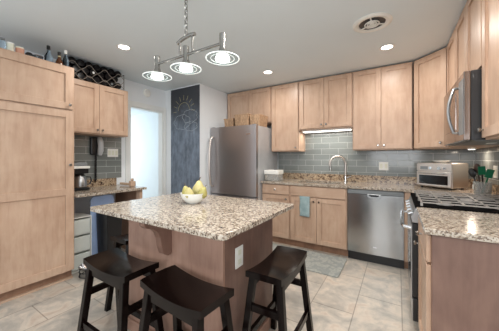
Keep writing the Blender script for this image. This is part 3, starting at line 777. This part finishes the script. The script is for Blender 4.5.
# outlets
def plate(name, label, loc, rz, w, h, n):
    t = thing(name, label, 'outlet', loc, rz, 'wall plates')
    p = MB().box(-w/2, w/2, -.006, 0, -h/2, h/2).build('plate', 'white', t, bevel=.002)
    for k in range(n):
        x = (k-(n-1)/2)*w/max(n, 1); MB().box(x-.016, x+.016, -.008, -.006, -.032, .032).build('insert', 'cream', t, bevel=.001)
plate('switch_plate', 'white switch plate on the tile above the desk', (XL+.0105, 1.875, 1.335), PI/2, .15, .115, 3)
plate('outlet', 'white double outlet on the tile right of the sink', (-.165, YB-.0105, 1.150), 0, .115, .115, 2)
plate('outlet', 'grey white outlet on the tile behind the range', (XR-.0105, 3.10, 1.13), -PI/2, .115, .115, 2)
# wooden piece
t = thing('wooden_holder', 'small pale wooden holder with upright end block on desk counter', 'holder', (-3.04, 1.905, .8805))
MB().box(-.26, .02, -.02, .02, .012, .042).build('arm', 'wood_light', t, bevel=.008)
MB().box(-.02, .045, -.035, .035, 0, .075).build('end_block', 'wood_light', t, bevel=.012)
MB().lathe([(.012, .075), (.02, .085), (.02, .10), (.012, .11)], (.012, 0, 0), 16).build('finial', 'wood_light', t, smooth=True)
# under the desk
t = thing('storage_drawers', 'white plastic tower with frosted drawers under the desk', 'drawers', (-3.13, 1.29, 0))
MB().box(-.15, .12, -.105, -.095, 0, .60).box(-.15, .12, .095, .105, 0, .60).box(-.15, .12, -.095, .095, .59, .60).box(-.15, .12, -.095, .095, 0, .012).box(-.15, -.14, -.095, .095, .012, .59).build('frame', 'white', t)
for k in range(3):
    z = .02+k*.19; d = MB().box(-.13, .122, -.09, .09, z, z+.17).build('drawer', 'clear_drawer', t, bevel=.006)
    MB().box(.122, .127, -.082, .082, z+.012, z+.15).build('drawer_front', 'clear_drawer', d, bevel=.003)
o = MB().prism(round_rect(1.425, 1.70, .0, .80, .05), -3.115, -3.095, 'x').build('blue_board', 'blue', bevel=.003); tag(o, 'light blue board standing behind the waste bin under the desk', 'board')
t = thing('waste_bin', 'black waste bin with pale liner rim under the desk', 'bin', (-2.935, 1.555, 0))
MB().hexa([(-.11, -.075, 0), (.11, -.075, 0), (.11, .075, 0), (-.11, .075, 0)], [(-.13, -.09, .63), (.13, -.09, .63), (.13, .09, .63), (-.13, .09, .63)]).build('body', 'black', t, bevel=.01)
MB().box(-.135, .135, -.095, .095, .631, .65).build('liner_rim', 'grey', t, bevel=.006)
# pet bowl stand
t = thing('pet_bowl_stand', 'black wire stand holding a steel pet bowl beside the pantry', 'pet bowl', (-2.80, 1.275, 0))
m = MB()
for z in (.02, .065, .108): m.tube([(.09*math.cos(2*PI*i/24), .09*math.sin(2*PI*i/24), z) for i in range(24)], .005, 6, True)
for i in range(4):
    a = PI/4+i*PI/2; m.tube([(.09*math.cos(a), .09*math.sin(a), 0), (.09*math.cos(a), .09*math.sin(a), .112)], .005, 6)
m.build('stand', 'black', t)
MB().lathe([(.055, .05), (.08, .10), (.089, .118), (.099, .118), (.099, .123), (.087, .124), (.076, .10), (.053, .055)], (0, 0, 0), 28).build('bowl', 'chrome', t, smooth=True)

# ------------------------------------------------------------------ back counter things
t = thing('food_container', 'clear container with white lid at left end of back worktop', 'container', (-1.625, 3.34, .9155))
MB().box(-.115, .115, -.09, .09, 0, .10).build('tub', 'glass_frost', t, bevel=.012)
MB().box(-.122, .122, -.097, .097, .101, .165).build('lid', 'white', t, bevel=.01)
# towel over a door
m = MB(); n = 12; g = {}
TX0, TX1 = -1.150, -1.010
yf = 3.183
prof = [(3.188, .52), (3.182, .60), (3.180, .70), (3.181, .735), (3.186, .742)]
t = None
w_ = 12
mm = MB(); V = {}
for j in range(15):
    z = .465+(.738-.465)*j/14
    for i in range(w_+1):
        u = i/w_; fold = .004*math.sin(u*PI*5)*(1-j/16)
        V[j, i] = mm.bm.verts.new((TX0+(TX1-TX0)*u+.004*math.sin(j*.8)*(1 if i == 0 else 0), 3.177-abs(fold)-.004*(1-j/14), z+.003*math.sin(u*6)*(1 if j == 0 else 0)))
for j in range(14):
    for i in range(w_): mm.bm.faces.new((V[j, i], V[j, i+1], V[j+1, i+1], V[j+1, i]))
o = mm.build('hand_towel', 'towel', smooth=True); sd = o.modifiers.new('thick', 'SOLIDIFY'); sd.thickness = .005; sd.offset = 1
tag(o, 'teal hand towel hanging over the left sink cabinet door', 'towel')
# mat
o = MB().prism(round_rect(-1.62, -.53, 2.62, 3.17, .03), .0005, .012).build('floor_mat', 'rug', bevel=.003); tag(o, 'grey green patterned mat on the floor before the sink', 'mat')

# toaster oven (diagonal in the corner)
t = thing('toaster_oven', 'stainless toaster oven standing diagonally in the worktop corner', 'toaster oven', (.338, 3.385, .9155), math.radians(-39))
TW, TD, TH = .188, .285, .29
MB().box(-TW, TW, .012, TD, .018, TH).build('body', 'steel_bright', t, bevel=.012, seg=3)
for x in (-.15, .15):
    for y in (.04, TD-.04): MB().cyl((x, y, 0), (x, y, .02), .014, None, 12).build('foot', 'black', t)
MB().box(-TW+.004, TW-.004, .0, .013, .20, TH-.008).build('control_panel', 'steel_bright', t, bevel=.003)
for x, r in ((-.02, .016), (.07, .022), (.125, .016)): MB().cyl((x, .0, .232), (x, -.016, .232), r, r*.9, 18).build('knob', 'chrome', t, smooth=True)
MB().box(-.14, -.055, -.002, .001, .215, .25).build('display', 'grey', t)
d = MB().box(-TW+.006, TW-.006, -.004, .012, .03, .188).build('door', 'steel_bright', t, bevel=.003)
MB().box(-TW+.035, TW-.035, -.006, -.003, .05, .150).build('window', 'dark_glass', d)
MB().tube([(-.14, -.004, .172), (-.14, -.03, .174), (.14, -.03, .174), (.14, -.004, .172)], .007, 8).build('handle', 'chrome', d, smooth=True)
o = MB().lathe([(.035, 0), (.06, .006), (.085, .022), (.083, .025), (.058, .010)], (0, 0, 0), 28).build('serving_dish', 'ceramic', smooth=True)
o.location = (.43, 3.54, .9155+TH+.0005); tag(o, 'white shallow dish on top of the toaster oven', 'dish')
# utensil crock
cx_, cy_ = .655, 2.96
t = thing('utensil_crock', 'clear utensil container beside the toaster oven', 'container', (cx_, cy_, .9155))
MB().lathe([(.056, 0), (.058, .004), (.066, .13), (.063, .13), (.054, .008)], (0, 0, 0), 28).build('jar', 'glass_frost', t, smooth=True)
MB().box(-.070, -.066, -.035, -.005, .06, .10).build('label_patch', 'white', t)
def utensil(name, label, x, y, tip, mat, head, hm):
    t = thing(name, label, 'utensil', (cx_, cy_, .9155+.012), 0, 'utensils in the clear container')
    a = Vector((x, y, 0)); b = Vector(tip)
    MB().tube([a, b], .006, 8).build('shaft', mat, t, smooth=True)
    dirv = (b-a).normalized()
    if head == 'spoon':
        c = b+dirv*.035
        mm = MB(); bmesh.ops.create_uvsphere(mm.bm, u_segments=16, v_segments=10, radius=1, matrix=Matrix.Translation(c) @ dirv.to_track_quat('Z', 'Y').to_matrix().to_4x4() @ Matrix.Diagonal((.012, .034, .046, 1)))
        mm.build('head', hm, t, smooth=True)
    else:
        MB().bar(b-dirv*.005, b+dirv*.075, .050, .006, (0, 1, 0)).build('head', hm, t, bevel=.004)
utensil('spatula', 'green spatula standing in the clear utensil container', .01, .01, (-.01, -.035, .185), 'black', 'flat', 'green')
utensil('spatula', 'second green spatula leaning right in the clear container', -.01, -.012, (.025, -.05, .16), 'green', 'flat', 'green')
utensil('serving_spoon', 'black serving spoon leaning left in the clear container', -.015, .015, (-.05, .055, .16), 'black', 'spoon', 'black')
utensil('serving_spoon', 'brown wooden spoon leaning left at the back of the container', .0, .02, (-.02, .05, .20), 'brown_wood', 'spoon', 'brown_wood')
